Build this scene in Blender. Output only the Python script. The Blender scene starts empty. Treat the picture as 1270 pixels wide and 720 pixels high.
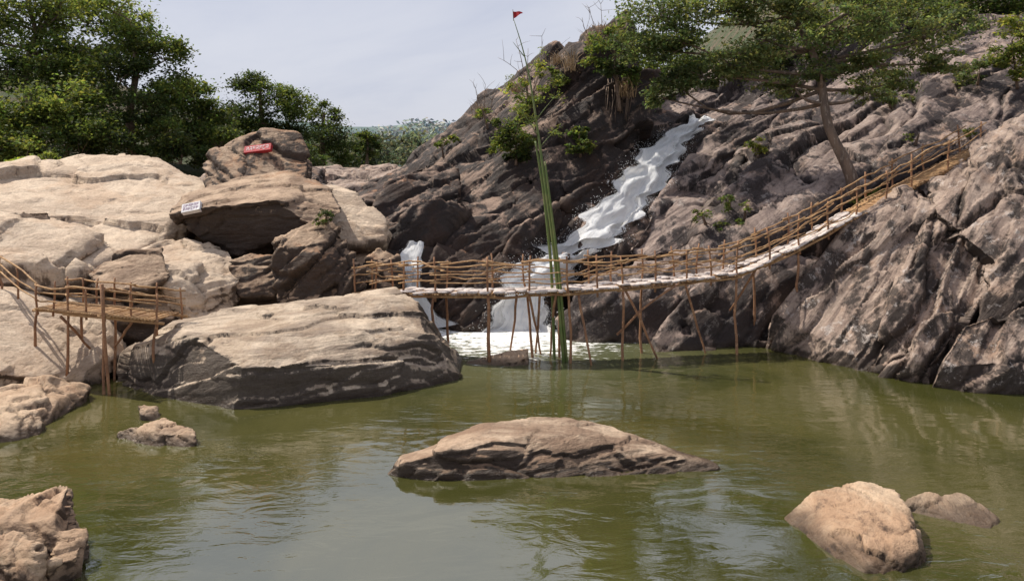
import bpy, bmesh, math, random
import numpy as np
from mathutils import Vector
from mathutils.bvhtree import BVHTree
rng=np.random.default_rng(7); random.seed(7)
scene=bpy.context.scene
F=917.0; HC=6.0
def S(u,v,d): return ((u-635)/F*d, d, HC+(235-v)/F*d)      # world point from image pixel coordinates at an estimated depth
def G(u,d,z): return ((u-635)/F*d, d, z)

# ---------------------------------------------------------------- noise
M32=np.uint64(0xffffffff)
def h3(x,y,z,s):
    h=(x.astype(np.int64)*374761393+y.astype(np.int64)*668265263+z.astype(np.int64)*1440662683+s*974634777)
    h=h.astype(np.uint64)&M32
    h=((h^(h>>np.uint64(13)))*np.uint64(1274126177))&M32
    h=((h^(h>>np.uint64(15)))*np.uint64(2246822519))&M32
    h=h^(h>>np.uint64(16))
    return (h&np.uint64(0xffffff)).astype(np.float64)/16777215.0
def vn(P,s=0):
    I=np.floor(P); f=P-I; f=f*f*(3-2*f); x,y,z=I[:,0],I[:,1],I[:,2]
    r=0
    for a in (0,1):
        wa=f[:,0] if a else 1-f[:,0]
        for b in (0,1):
            wb=f[:,1] if b else 1-f[:,1]
            for c in (0,1):
                wc=f[:,2] if c else 1-f[:,2]
                r=r+wa*wb*wc*h3(x+a,y+b,z+c,s)
    return r*2-1
def fbm(P,o=4,s=0):
    r=0;a=.5
    for i in range(o):
        r=r+a*vn(P*(2.03**i)+i*17.3,s+i); a*=.5
    return r
def worley(P,s=0):
    I=np.floor(P); n=len(P)
    F1=np.full(n,9.);F2=np.full(n,9.);ID=np.zeros(n);OX=np.zeros((n,3))
    for a in(-1,0,1):
        for b in(-1,0,1):
            for c in(-1,0,1):
                x,y,z=I[:,0]+a,I[:,1]+b,I[:,2]+c
                q=np.stack([x+h3(x,y,z,s),y+h3(x,y,z,s+1),z+h3(x,y,z,s+2)],1)
                d=np.linalg.norm(P-q,axis=1)
                m=d<F1
                F2=np.where(m,F1,np.minimum(F2,d))
                ID=np.where(m,h3(x,y,z,s+3),ID)
                OX=np.where(m[:,None],P-q,OX)
                F1=np.where(m,d,F1)
    return F1,F2,ID,OX
def sst(a,b,x):
    t=np.clip((x-a)/(b-a),0,1); return t*t*(3-2*t)
def basis(ns):
    ns=np.array(ns,float); ns/=np.linalg.norm(ns)
    u=np.array([1.,0,0]); u=u-ns*(u@ns); u/=np.linalg.norm(u); return u,np.cross(ns,u),ns

# ---------------------------------------------------------------- node helpers
def newmat(name):
    m=bpy.data.materials.new(name); m.use_nodes=True; nt=m.node_tree; nt.nodes.clear()
    return m,nt
class N:
    def __init__(s,nt): s.nt=nt
    def n(s,t,**k):
        x=s.nt.nodes.new(t)
        for a,b in k.items(): setattr(x,a,b)
        return x
    def put(s,sock,v):
        if isinstance(v,bpy.types.NodeSocket): s.nt.links.new(v,sock)
        elif v is not None:
            try: sock.default_value=v
            except Exception: sock.default_value=(*v,1)
    def math(s,op,a,b=None,clamp=False):
        x=s.n('ShaderNodeMath',operation=op,use_clamp=clamp); s.put(x.inputs[0],a)
        if b is not None: s.put(x.inputs[1],b)
        return x.outputs[0]
    def mix(s,f,a,b,mode='MIX'):
        x=s.n('ShaderNodeMix',data_type='RGBA',blend_type=mode)
        s.put(x.inputs[0],f); s.put(x.inputs[6],a); s.put(x.inputs[7],b); return x.outputs[2]
    def noise(s,vec,scale,detail=4,rough=.55,dist=0):
        x=s.n('ShaderNodeTexNoise'); s.put(x.inputs['Vector'],vec); x.inputs['Scale'].default_value=scale
        x.inputs['Detail'].default_value=detail; x.inputs['Roughness'].default_value=rough; x.inputs['Distortion'].default_value=dist
        return x.outputs[0]
    def ramp(s,f,a,b,lo=0.,hi=1.):
        x=s.n('ShaderNodeMapRange'); x.interpolation_type='SMOOTHSTEP'
        s.put(x.inputs[0],f); x.inputs[1].default_value=a; x.inputs[2].default_value=b
        x.inputs[3].default_value=lo; x.inputs[4].default_value=hi; return x.outputs[0]
    def mapping(s,vec,rot=(0,0,0),sc=(1,1,1)):
        x=s.n('ShaderNodeMapping'); s.put(x.inputs[0],vec); x.inputs['Rotation'].default_value=rot; x.inputs['Scale'].default_value=sc
        return x.outputs[0]
    def along(s,vec,axes,sc):
        c=s.n('ShaderNodeCombineXYZ')
        for j in range(3):
            d=s.n('ShaderNodeVectorMath',operation='DOT_PRODUCT'); s.put(d.inputs[0],vec); d.inputs[1].default_value=tuple(float(q)*sc[j] for q in axes[j])
            s.nt.links.new(d.outputs['Value'],c.inputs[j])
        return c.outputs[0]
def c4(c): return (*c,1)

def rockmat(name,light,mid,dark,bias=0.,warm=(.30,.15,.08),warmamt=.3,ns=(0,0,1),lichen=0.,toplight=.5,seed=0.,bands=.5,lines=.3,crev=.75):
    m,nt=newmat(name); k=N(nt)
    out=k.n('ShaderNodeOutputMaterial'); b=k.n('ShaderNodeBsdfPrincipled')
    tc=k.n('ShaderNodeTexCoord').outputs['Object']
    add=k.n('ShaderNodeVectorMath',operation='ADD'); k.put(add.inputs[0],tc); add.inputs[1].default_value=(seed,seed*2,seed)
    P=add.outputs[0]
    geo=k.n('ShaderNodeNewGeometry'); sep=k.n('ShaderNodeSeparateXYZ'); k.put(sep.inputs[0],geo.outputs['Normal'])
    sp=k.n('ShaderNodeSeparateXYZ'); k.put(sp.inputs[0],tc)
    ax=basis(ns)
    st=k.noise(k.along(P,ax,(.38,.6,1.9)),1.0,7,.66,.9)
    st2=k.noise(k.along(P,ax,(.45,.8,4.)),2.2,4,.7,.8)
    big=k.noise(P,.30,7,.62,.5)
    med=k.noise(P,1.5,9,.70,.3)
    fine=k.noise(P,11,6,.75)
    drip=k.noise(k.mapping(P,(0,0,0),(1.5,1.5,.22)),1.0,6,.68,.25)
    cs=lambda n,w: k.math('MULTIPLY',k.math('SUBTRACT',n,.5),w)
    col=k.mix(k.ramp(st,.40,.60),light,mid)
    col=k.mix(k.math('MULTIPLY',k.ramp(med,.48,.62),.55),col,mid)
    col=k.mix(k.math('MULTIPLY',k.ramp(k.math('ADD',big,cs(med,.4)),.50,.62),warmamt),col,warm)
    a=k.math('ADD',cs(drip,1.7),cs(med,1.1)); a=k.math('ADD',a,cs(big,2.0)); a=k.math('ADD',a,cs(st,bands))
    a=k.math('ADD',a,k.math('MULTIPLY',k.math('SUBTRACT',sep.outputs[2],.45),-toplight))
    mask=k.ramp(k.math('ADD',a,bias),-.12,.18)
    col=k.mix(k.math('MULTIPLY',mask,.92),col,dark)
    col=k.mix(k.math('MULTIPLY',k.ramp(st2,.58,.70),lines),col,dark)
    spk=k.ramp(k.noise(P,4.5,7,.8,.1),.56,.68)
    col=k.mix(k.math('MULTIPLY',spk,.40),col,dark)
    col=k.mix(k.ramp(fine,.36,.7,0,.45),col,k.mix(.5,col,(.02,.017,.016,1)))
    if lichen>0:
        l=k.ramp(k.noise(P,1.6,8,.8,.2),.57,.62)
        col=k.mix(k.math('MULTIPLY',l,lichen),col,(.54,.48,.44,1))
    pt=k.ramp(k.math('ADD',geo.outputs['Pointiness'],cs(fine,.03)),.40,.492,crev,0)   # occlusion-style shade and dirt put into the colour of cracks
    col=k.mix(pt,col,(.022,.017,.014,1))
    ed=k.ramp(geo.outputs['Pointiness'],.515,.60,0,.22)
    col=k.mix(ed,col,light)
    wz=k.math('ADD',sp.outputs[2],k.math('MULTIPLY',med,-.35))
    wet=k.ramp(wz,-.12,.16,1,0)
    col=k.mix(k.math('MULTIPLY',wet,.8),col,(.040,.025,.016,1))
    k.put(b.inputs['Base Color'],col)
    k.put(b.inputs['Roughness'],k.math('SUBTRACT',k.ramp(fine,.3,.7,.6,.85),k.math('MULTIPLY',wet,.35)))
    b.inputs['Specular IOR Level'].default_value=.35
    hgt=k.math('ADD',k.math('MULTIPLY',st,.8),k.math('MULTIPLY',med,.9))
    hgt=k.math('ADD',hgt,k.math('MULTIPLY',st2,.30)); hgt=k.math('ADD',hgt,k.math('MULTIPLY',fine,.13))
    bp=k.n('ShaderNodeBump'); bp.inputs['Strength'].default_value=.9; bp.inputs['Distance'].default_value=.16
    k.put(bp.inputs['Height'],hgt); k.put(b.inputs['Normal'],bp.outputs[0])
    nt.links.new(b.outputs[0],out.inputs[0]); return m

DN=(-.62,.30,.72); DS=(-.76,.22,.62)
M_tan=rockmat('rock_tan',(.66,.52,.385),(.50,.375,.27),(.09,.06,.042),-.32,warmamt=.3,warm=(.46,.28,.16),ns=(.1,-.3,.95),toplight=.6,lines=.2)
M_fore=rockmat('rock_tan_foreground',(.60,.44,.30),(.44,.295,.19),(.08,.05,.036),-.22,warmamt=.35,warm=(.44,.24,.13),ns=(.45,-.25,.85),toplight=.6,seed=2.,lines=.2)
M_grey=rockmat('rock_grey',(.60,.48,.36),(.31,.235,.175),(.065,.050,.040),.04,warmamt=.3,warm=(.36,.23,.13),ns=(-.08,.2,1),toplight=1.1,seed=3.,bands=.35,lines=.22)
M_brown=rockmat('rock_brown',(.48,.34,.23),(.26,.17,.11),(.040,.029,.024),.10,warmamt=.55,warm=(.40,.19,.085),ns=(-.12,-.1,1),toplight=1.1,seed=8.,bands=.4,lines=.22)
M_pool=rockmat('rock_brown_pool',(.56,.42,.30),(.25,.165,.11),(.038,.026,.020),.30,warmamt=.3,warm=(.32,.18,.10),ns=(-.12,.15,1),toplight=2.0,seed=9.,bands=.4,lines=.2)  # strong toplight and bias paint the front's shade into the rock colour
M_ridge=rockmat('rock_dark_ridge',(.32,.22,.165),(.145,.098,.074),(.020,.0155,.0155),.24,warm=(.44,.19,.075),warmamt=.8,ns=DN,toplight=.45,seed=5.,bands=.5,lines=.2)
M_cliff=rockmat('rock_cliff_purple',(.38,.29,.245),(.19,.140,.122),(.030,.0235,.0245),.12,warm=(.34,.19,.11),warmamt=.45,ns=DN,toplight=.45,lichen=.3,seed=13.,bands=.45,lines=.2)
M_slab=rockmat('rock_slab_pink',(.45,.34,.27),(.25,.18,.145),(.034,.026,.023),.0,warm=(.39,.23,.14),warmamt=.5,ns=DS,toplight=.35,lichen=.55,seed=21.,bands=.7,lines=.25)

def obj_from(name,V,Fc,mat=None,smooth=False,parent=None):
    me=bpy.data.meshes.new(name); V=np.asarray(V,dtype=np.float32)
    if isinstance(Fc,np.ndarray):
        nf,k=Fc.shape
        me.vertices.add(len(V)); me.vertices.foreach_set('co',V.ravel())
        me.loops.add(nf*k); me.loops.foreach_set('vertex_index',Fc.astype(np.int32).ravel())
        me.polygons.add(nf); me.polygons.foreach_set('loop_start',np.arange(0,nf*k,k,dtype=np.int32))
        me.update(calc_edges=True)
    else: me.from_pydata(V.tolist(),[],Fc); me.update()
    if mat: me.materials.append(mat)
    if smooth: me.polygons.foreach_set('use_smooth',np.ones(len(me.polygons),dtype=bool))
    o=bpy.data.objects.new(name,me); scene.collection.objects.link(o)
    if parent: o.parent=parent
    return o
def empty(name,loc=(0,0,0)):
    e=bpy.data.objects.new(name,None); e.location=(0,0,0); e.empty_display_size=.3; scene.collection.objects.link(e); return e

BV=[]   # all rock surfaces for ray queries
def rock(name,hulls,mat,voxel=.12,amp=.25,cell=2.2,ns=(-.15,-.1,1),ledge=.12,lf=1.3,seed=1,crack=.12,flat=2.,long=.6,fl2=.2):
    V=[];Fc=[]
    for h in hulls:
        bm=bmesh.new()
        for p in h: bm.verts.new(p)
        r=bmesh.ops.convex_hull(bm,input=bm.verts)
        junk=[g for g in r['geom_interior']+r['geom_unused'] if isinstance(g,bmesh.types.BMVert)]
        bmesh.ops.delete(bm,geom=list(set(junk)),context='VERTS')
        bmesh.ops.recalc_face_normals(bm,faces=bm.faces)
        bm.verts.index_update(); o=len(V)
        V+= [tuple(v.co) for v in bm.verts]; Fc+=[[v.index+o for v in f.verts] for f in bm.faces]; bm.free()
    ob=obj_from(name,V,Fc,mat)
    md=ob.modifiers.new('r','REMESH'); md.mode='VOXEL'; md.voxel_size=voxel
    dg=bpy.context.evaluated_depsgraph_get(); me=bpy.data.meshes.new_from_object(ob.evaluated_get(dg))
    ob.modifiers.clear(); ob.data=me
    n=len(me.vertices); co=np.empty(n*3,np.float32); me.vertices.foreach_get('co',co); co=co.reshape(-1,3).astype(float)
    no=np.empty(n*3,np.float32); me.vertices.foreach_get('normal',no); no=no.reshape(-1,3).astype(float)
    ux,wx,ns=basis(ns)
    sc=1/cell
    al=co@ns
    wob=np.stack([fbm(co*sc*.9+9,4,seed),fbm(co*sc*.9+31,4,seed+5),fbm(co*sc*.9+57,4,seed+9)],1)
    Q=np.stack([co@ux*long,co@wx*.85,al*flat],1)*sc + seed*7.7 + .42*wob
    F1,F2,ID,OX=worley(Q,seed)
    lat=np.sqrt(np.clip(1-(no@ns)**2,0,1))
    d=amp*.9*fbm(co*sc*.8+seed*3.1,4,seed)
    tilt=h3(np.floor(ID*9999),np.floor(ID*777),np.floor(ID*55),3)-.5
    d+=amp*(ID-.5)*1.2 + amp*1.8*tilt*OX[:,0]+amp*1.3*(ID-.5)*OX[:,2]
    cm=sst(-.25,.25,fbm(co*sc+3,3,seed+11))
    d-=crack*(1-sst(0,.08,F2-F1))*cm
    Fs=worley(Q*2.4+4,seed+40)
    d+=amp*.36*(Fs[2]-.5)+amp*.85*(h3(np.floor(Fs[2]*9999),np.floor(Fs[2]*77),np.floor(Fs[2]*5),3)-.5)*Fs[3][:,0]+amp*.5*(Fs[2]-.5)*Fs[3][:,2]; d-=crack*.4*(1-sst(0,.09,Fs[1]-Fs[0]))*cm
    t=al*lf+1.2*fbm(co*.3+seed,3,seed+2); fl=np.floor(t); fr=t-fl
    hh=h3(fl,fl*0,fl*0,seed+6); lm=.35+sst(-.2,.3,fbm(co*.5*sc+21,3,seed+15))
    d+=ledge*lm*(.25+1.1*hh)*(fr**1.6-.45)*lat
    t2=t*3.3+.5*fbm(co*.9,3,seed+3); f2=np.floor(t2); d+=ledge*fl2*((t2-f2)**2-.5)*(.3+h3(f2,f2*0,f2*0,seed+8))*lat
    d+=min(.05,voxel*.5)*fbm(co*2.6,5,seed+4)
    co=co+no*d[:,None]
    me.vertices.foreach_set('co',co.astype(np.float32).ravel()); me.update()
    me.polygons.foreach_set('use_smooth',np.ones(len(me.polygons),dtype=bool))
    if not me.materials: me.materials.append(mat)
    BV.append(BVHTree.FromPolygons([tuple(c) for c in co],[tuple(p.vertices) for p in me.polygons]))
    return ob
def cast(o,d,maxd=500):
    best=None
    for b in BV:
        h=b.ray_cast(Vector(o),Vector(d).normalized(),maxd)
        if h[0] is not None and (best is None or h[3]<best[3]): best=h
    return best
def look(u,v):
    return cast((0,0,HC),((u-635)/F,1,(235-v)/F))
def drop(x,y,z0=30,lo=-.6):
    h=cast((x,y,z0),(0,0,-1)); return max(h[0].z,lo) if h else lo

Z=-.7
# ---------------------------------------------------------------- rocks: pool
rock('pool_boulder',[[S(478,590,15.6),S(500,574,15.4),S(560,558,15.5),S(640,543,15.9),S(710,534,16.2),S(800,555,16),S(890,580,15.9),
   S(497,563,16.1),S(560,546,16.5),S(600,528,16.9),S(660,518,17.1),S(700,515,17.2),S(745,527,17.1),S(810,549,16.6),
   G(482,15.5,-.4),G(560,15.15,-.4),G(650,15.1,-.4),G(760,15.2,-.4),G(885,15.7,-.4),G(860,18,-.4),G(520,18,-.4),S(690,524,17.6)]],
   M_pool,.04,.12,1.5,(-.10,.12,1),.16,2.2,seed=3,crack=.06,flat=2.4,long=.5)
rock('low_boulder',[[G(966,13.3,-.4),G(1010,12.2,-.4),G(1060,11.5,-.4),G(1142,11.3,-.4),G(1150,12.3,-.4),G(1125,14.3,-.4),G(1000,14.3,-.4),
   S(975,645,13.5),S(1010,612,13.8),S(1060,599,14),S(1110,605,13.8),S(1130,648,12.4),S(1145,685,11.9),S(1050,672,12.2),S(1075,705,11.6)]],
   M_fore,.035,.10,1.1,(-.4,-.2,.8),.08,2.2,seed=5,crack=.05)
rock('low_boulder',[[G(1120,13.6,-.4),G(1170,12.9,-.4),G(1238,12.75,-.4),G(1243,13.6,-.4),G(1150,14.6,-.4),
   S(1120,625,13.9),S(1148,611,14.1),S(1200,611,14.1),S(1238,642,13.4),S(1225,654,13.1)]],M_fore,.035,.07,1.,(-.3,-.2,.9),.08,2.5,seed=6,crack=.05)
rock('craggy_boulder',[[G(-60,10.5,-.5),G(95,11.2,-.5),G(105,12.3,-.5),G(60,13.5,-.5),G(-60,13,-.5),S(45,612,12.7),S(85,602,12.7),S(65,645,11.8),S(-10,650,11.6),S(-60,640,12.5)],
   [G(60,11,-.5),G(108,11.6,-.5),G(114,12.4,-.5),S(75,660,11.8),S(108,655,12.1),S(98,690,11.4),S(60,700,11)],
   [G(-60,10,-.5),G(40,10.4,-.5),G(60,11.4,-.5),S(20,660,11.2),S(50,680,11),S(-60,690,10.8)]],
   M_fore,.035,.13,.9,(.55,-.2,.7),.14,2.4,seed=18,crack=.07,flat=2.2)
rock('low_boulder',[[G(132,17.8,-.4),G(180,17.2,-.4),G(240,17.,-.4),G(246,17.7,-.4),G(170,18.8,-.4),S(145,535,17.9),S(160,527,18),S(205,517,18.2),S(240,528,17.9),S(244,540,17.4),S(200,535,17.4)],
   [G(166,19.2,-.3),G(200,19.2,-.3),G(195,20.2,-.3),S(168,500,19.8),S(196,504,19.8),S(180,510,19.3)]],M_fore,.04,.10,.9,(.3,-.2,.8),.1,2.5,seed=9,crack=.06)
rock('shore_boulder',[[G(-60,17,-.5),G(25,17.4,-.5),G(60,19,-.5),G(110,20.8,-.5),G(80,23,-.5),G(-60,23,-.5),S(60,475,20.8),S(105,483,21.2),S(30,495,19.3),S(-60,500,18.5),S(20,520,18)]],
   M_fore,.055,.22,1.4,(.2,-.2,.9),.16,2.,seed=10,crack=.1)
rock('long_boulder',[[G(146,22.6,Z),G(200,21,Z),G(280,20,Z),G(400,20.9,Z),G(500,21.8,Z),G(568,23,Z),G(590,27,Z),G(150,27,Z),
   S(146,462,22.6),S(158,432,22.8),S(236,414,21.9),S(330,408,21.8),S(450,402,22.6),S(530,412,23.4),S(571,462,23.4),S(300,455,20.3),S(450,450,21.3),
   S(213,394,24),S(300,378,25),S(430,360,26),S(492,355,26.2),S(515,374,25.4)]],
   M_grey,.055,.22,3.6,(-.10,.22,1),.12,1.1,seed=12,crack=.06,flat=2.4,long=.4,fl2=.12)
rock('flat_boulder',[[G(575,25.4,-.3),G(615,24.9,-.3),G(660,25.3,-.3),G(655,26.5,-.3),G(585,26.5,-.3),S(580,450,25.6),S(600,444,25.8),S(655,430,26.2),S(652,442,25.3)]],M_fore,.055,.1,1,seed=4)
# ---------------------------------------------------------------- rocks: left bank
rock('sloping_rock_bank',[[S(-90,235,31),S(0,216,34),S(60,203,36),S(130,192,37),S(200,197,37),S(268,233,35),S(215,292,30.5),S(172,310,28.5),S(90,342,26.5),S(-90,342,25),
    G(-90,25,Z),G(170,28.5,Z),G(265,35,Z),G(-90,46,Z),G(265,44,Z)],
   [S(-60,258,27),S(60,262,29),S(130,290,28.3),S(60,338,25.9),S(-60,330,25),G(-60,25,Z),G(130,28,Z)]],
   M_tan,.1,.55,4.6,(.25,-.45,.85),.32,.8,seed=14,crack=.16,flat=2.4,long=.5)
rock('undercut_rock_slab',[[S(-90,362,23.5),S(0,358,24.3),S(62,378,25),S(120,415,24),S(140,445,23.6),S(115,468,22.8),S(50,468,21.8),S(-90,462,21.2),
    G(110,24,Z),G(40,23,Z),G(-90,22.4,Z),G(160,28,Z),G(-90,28,Z),S(60,352,28),S(150,395,27)]],
   M_tan,.08,.30,3.4,(.1,-.3,1),.24,1.2,seed=15,crack=.1,long=.4)
rock('boulder',[[S(104,338,26),S(150,307,27),S(202,304,27),S(213,340,26.2),S(182,360,25.5),S(120,360,25.2),G(110,29,1),G(210,29,1)]],M_brown,.07,.12,2.5,seed=16)
rock('boulder',[[S(165,306,28.6),S(230,294,29.4),S(285,309,28.8),S(301,343,27.6),S(268,384,26.6),S(235,388,26),S(205,352,26),G(210,27,Z),G(270,27,Z),G(300,31,Z),G(200,31,Z)]],
   M_tan,.08,.24,2.4,(.2,-.3,.9),.14,1.6,seed=17)
rock('boulder_pile',[[S(55,352,27),S(210,352,27),S(215,395,25.8),S(150,402,25.4),S(60,390,25.5),G(60,26,Z),G(215,26,Z),G(60,30,Z),G(215,30,Z)],
   [S(205,340,30),S(330,330,30),S(460,330,30),S(465,372,28.5),S(300,372,28.3),S(210,392,28),G(210,28,Z),G(465,28.5,Z),G(465,33,Z),G(205,33,Z)],
   [S(356,372,27.3),S(372,358,27.6),S(396,362,27.5),S(398,373,27.2),G(360,28,1),G(396,28,1)],
   [S(438,332,29),S(470,305,30),S(492,318,30),S(505,350,29.3),S(470,362,28.8),G(440,30,0),G(500,31,0)],
   [S(420,315,31),S(470,300,32),S(462,345,29.5),S(425,345,30),G(420,33,0),G(465,33,0)]],
   M_brown,.09,.2,1.6,(.1,-.2,1),.1,1.5,seed=18)
rock('boulder',[[S(248,203,34),S(262,187,34),S(330,161,34.5),S(368,169,34.5),S(383,190,34),S(380,222,33),S(290,236,32),S(255,238,32.5),S(330,165,37),G(260,38,6),G(380,38,6)]],
   M_brown,.08,.22,3.2,(.2,-.2,1),.14,1.2,seed=20,crack=.1)
rock('overhanging_boulder',[[S(208,266,29.6),S(232,240,31),S(300,222,32.5),S(360,214,33),S(412,236,31.5),S(425,262,30),S(395,285,28.8),S(340,302,29.2),S(300,313,29.6),S(240,296,29.8),
    S(250,256,28.9),S(340,246,28.7),S(300,230,36),S(400,240,36),G(300,34,2)]],M_brown,.08,.24,3.4,(-.12,.1,1),.14,1.,seed=22,crack=.09,long=.5)
rock('boulder',[[S(365,218,35),S(400,234,33),S(442,240,33),S(481,272,32),S(474,298,31),S(425,305,30.5),S(395,280,31),G(400,36,1),G(480,36,1)]],M_tan,.08,.24,3.4,(.1,-.1,1),.16,1.4,seed=23,crack=.1)
rock('pointed_boulder',[[S(338,300,28),S(362,290,28.4),S(404,262,28.8),S(420,280,28.4),S(450,328,27.8),S(456,364,27.5),S(400,376,27),S(340,374,27.2),S(395,320,27),G(345,31,0),G(455,31,0),G(400,27.6,0)]],
   M_brown,.07,.24,2.2,(-.6,-.1,.8),.2,1.5,seed=24)
rock('boulder',[[S(286,322,28),S(310,313,28.3),S(345,316,28.2),S(352,345,27.7),S(340,365,27.5),S(300,368,27.4),S(286,350,27.6),G(290,30,1),G(350,30,1)]],M_brown,.07,.1,2.4,seed=25)
rock('boulder_pile',[[S(205,232,38),S(260,212,39),S(300,200,40),S(400,208,44),S(380,245,38),S(220,262,36),G(210,38,0),G(390,38,0),G(390,48,0),G(205,48,0)],
   [S(380,214,50),S(430,207,52),S(500,204,52),S(510,228,46),S(430,234,44),S(385,234,44),G(380,45,0),G(510,45,0),G(510,56,0),G(380,56,0)]],
   M_slab,.13,.4,2.2,(.1,-.3,.9),.25,1.2,seed=26)
# ---------------------------------------------------------------- centre ridge
rock('rock_ridge',[
   [S(500,206,47),S(560,160,46),S(600,124,46),S(650,86,45),S(700,54,44),S(740,30,43),S(776,10,42),S(788,45,41),S(800,110,40),S(800,190,38),S(722,292,34.5),
    G(700,33.8,Z),G(540,35,Z),S(565,290,35.3),S(535,240,39),S(620,190,38.5),S(700,130,38.8),G(480,60,Z),G(800,60,Z),S(775,60,55)],
   [S(540,315,33.9),S(565,330,33.2),S(640,305,33),S(690,255,34),S(665,215,36.3),S(618,222,37),S(568,268,35.7),G(560,38,Z),G(690,38,Z),G(600,33.5,Z)],
   [S(463,258,34.5),S(480,226,36),S(528,200,38),S(562,203,38),S(578,240,35.7),S(545,292,34),S(500,309,33.6),S(474,300,33.8),G(470,36,Z),G(560,36,Z),G(500,42,Z)],
   [S(440,232,45),S(490,213,46),S(530,195,47),S(545,240,41),S(450,252,41),G(430,50,Z),G(540,50,Z)],
   [S(455,332,32.5),S(500,318,33.2),S(600,322,33.3),S(705,316,33.2),S(590,362,32),S(700,362,31.6),G(705,31.2,Z),G(560,31.9,Z),G(470,32.2,Z),G(460,36,Z),G(705,37,Z)],
   [S(768,145,41),S(800,133,42),S(870,143,43),S(884,160,42),S(860,166,41),S(820,200,38.8),S(780,255,36),S(720,305,33.6),S(900,160,42),S(860,232,38),S(800,300,33.8),S(740,320,33),
     G(720,33.2,Z),G(800,33.5,Z),G(720,45,Z),G(900,45,Z)],
   [S(690,150,39),S(760,120,39.5),S(772,180,38),S(730,262,35),S(700,250,35),G(700,38,Z),G(770,41,Z)],
   ],M_ridge,.10,.8,4.4,DN,.7,.5,seed=30,crack=.26,flat=2.1,long=.45,fl2=.12)
rock('boulder',[[S(555,385,32),S(575,366,32.3),S(600,362,32.2),S(608,380,31.5),S(602,404,31),S(560,406,31.2),G(555,31.5,Z),G(605,31,Z),G(600,33,Z)]],M_ridge,.07,.12,1.2,DN,seed=31)
# ---------------------------------------------------------------- right cliff
rock('rock_cliff',[
   [S(945,106,42),S(880,166,39),S(850,222,36.8),S(770,302,33),S(800,318,32.3),S(880,300,33),S(950,200,37),S(1000,112,42),G(780,32.8,Z),G(900,33,Z),G(800,45,Z),G(1000,46,Z)],
   [S(880,322,31.5),S(862,335,31),S(1000,112,41.5),S(960,150,39),S(1080,62,44),S(1200,32,46),S(1370,0,46),S(1370,150,36),S(1200,180,33),S(1060,236,31.5),S(960,290,31),
     G(870,31,Z),G(1100,31,Z),G(1370,33,Z),G(1000,55,Z),G(1370,58,Z),S(1250,60,58)],
   [S(765,345,31.2),S(722,372,31),S(850,335,31),S(960,330,30.5),S(1010,330,30),S(760,378,29.8),S(850,372,29.4),S(940,362,29),G(715,29.3,Z),G(790,28.4,Z),G(860,28.2,Z),G(950,28.2,Z),G(1010,28,Z),G(720,34,Z),G(1010,34,Z)],
   [S(790,128,50),S(870,112,50),S(1000,62,52),S(1300,-120,56),S(1450,-150,56),S(1450,60,46),S(900,150,46),G(800,48,Z),G(1450,50,Z),G(1450,70,Z),G(800,70,Z)],
   ],M_cliff,.115,.8,5.2,DN,.7,.42,seed=33,crack=.26,flat=2.0,long=.45,fl2=.1)
rock('slanting_rock_slab',[[S(1060,272,27.8),S(1120,237,28.2),S(1155,252,26.8),S(1172,292,25.8),S(1100,400,24.8),S(1060,442,24.7),S(958,388,27.4),S(1040,302,27.5),
    G(938,28.1,Z),G(1000,26.2,Z),G(1072,24.3,Z),G(950,31,Z),G(1160,31,Z),S(1150,242,30.5)]],M_slab,.065,.34,3.0,DS,.7,.85,seed=35,crack=.16,flat=2.2,long=.35,fl2=.12)
rock('slanting_rock_slab',[[S(1152,248,27),S(1215,290,25.5),S(1240,332,24.5),S(1202,395,23.5),S(1152,458,22.8),S(1092,400,24.2),S(1140,300,25.6),
    G(1062,24.5,Z),G(1100,23.4,Z),G(1160,22.5,Z),G(1245,28,Z),G(1100,28,Z)]],M_slab,.065,.32,3.0,DS,.65,.85,seed=36,crack=.16,flat=2.2,long=.35,fl2=.12)
rock('slanting_rock_slab',[[S(1193,400,23),S(1262,376,23),S(1350,368,23),S(1350,440,21.5),S(1165,455,22.2),G(1142,22.7,Z),G(1200,22,Z),G(1350,21.3,Z),G(1150,26,Z),G(1350,26,Z)]],
   M_slab,.065,.28,3.2,DS,.4,.7,seed=37,crack=.12,flat=2.,long=.5,fl2=.1)
rock('slanting_rock_slab',[[S(1150,218,29),S(1200,186,29),S(1275,137,28.5),S(1400,90,28.5),S(1400,300,24),S(1292,332,23.4),S(1226,320,24.3),S(1160,264,26),G(1150,32,Z),G(1400,32,Z),S(1400,110,33),G(1300,24.5,Z)],
   [S(1228,326,24.2),S(1290,318,23.4),S(1370,320,22.8),S(1370,400,22.6),S(1205,408,23.4),G(1210,24,Z),G(1370,22.8,Z),G(1370,28,Z),G(1230,28,Z)]],
   M_slab,.075,.42,3.4,DS,.6,.6,seed=38,crack=.2,flat=2.,long=.45,fl2=.12)

# ---------------------------------------------------------------- ground
def gh(x,y):
    z=-2+0*x
    back=sst(38,52,y); z=z+back*9
    z=np.maximum(z,-2+sst(-22,-34,x)*sst(20,40,y)*10)
    z=z+sst(-12,-45,x)*sst(44,70,y)*9
    z=z+sst(8,42,x)*sst(44,72,y)*30
    z=np.maximum(z,-2+sst(24,40,x)*16)
    z=np.maximum(z,-2+sst(-28,-50,x)*9)
    z=np.maximum(z,-2+6.2*sst(9.5,2.,y))
    far=sst(150,420,y); P=np.stack([x*.008,y*.008,0*x],-1).reshape(-1,3)
    z=z+far*(14+26*fbm(P,3,5).reshape(x.shape))*np.where(y>0,1,0)
    P=np.stack([x*.25,y*.25,0*x],-1).reshape(-1,3)
    return z+.5*fbm(P,4,9).reshape(x.shape)
tt=np.linspace(-1,1,261); xs=np.sign(tt)*(np.abs(tt)*60+np.abs(tt)**5*1500)
ty=np.linspace(0,1,301); ys=-40+ty*180+ty**6*1900
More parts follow.
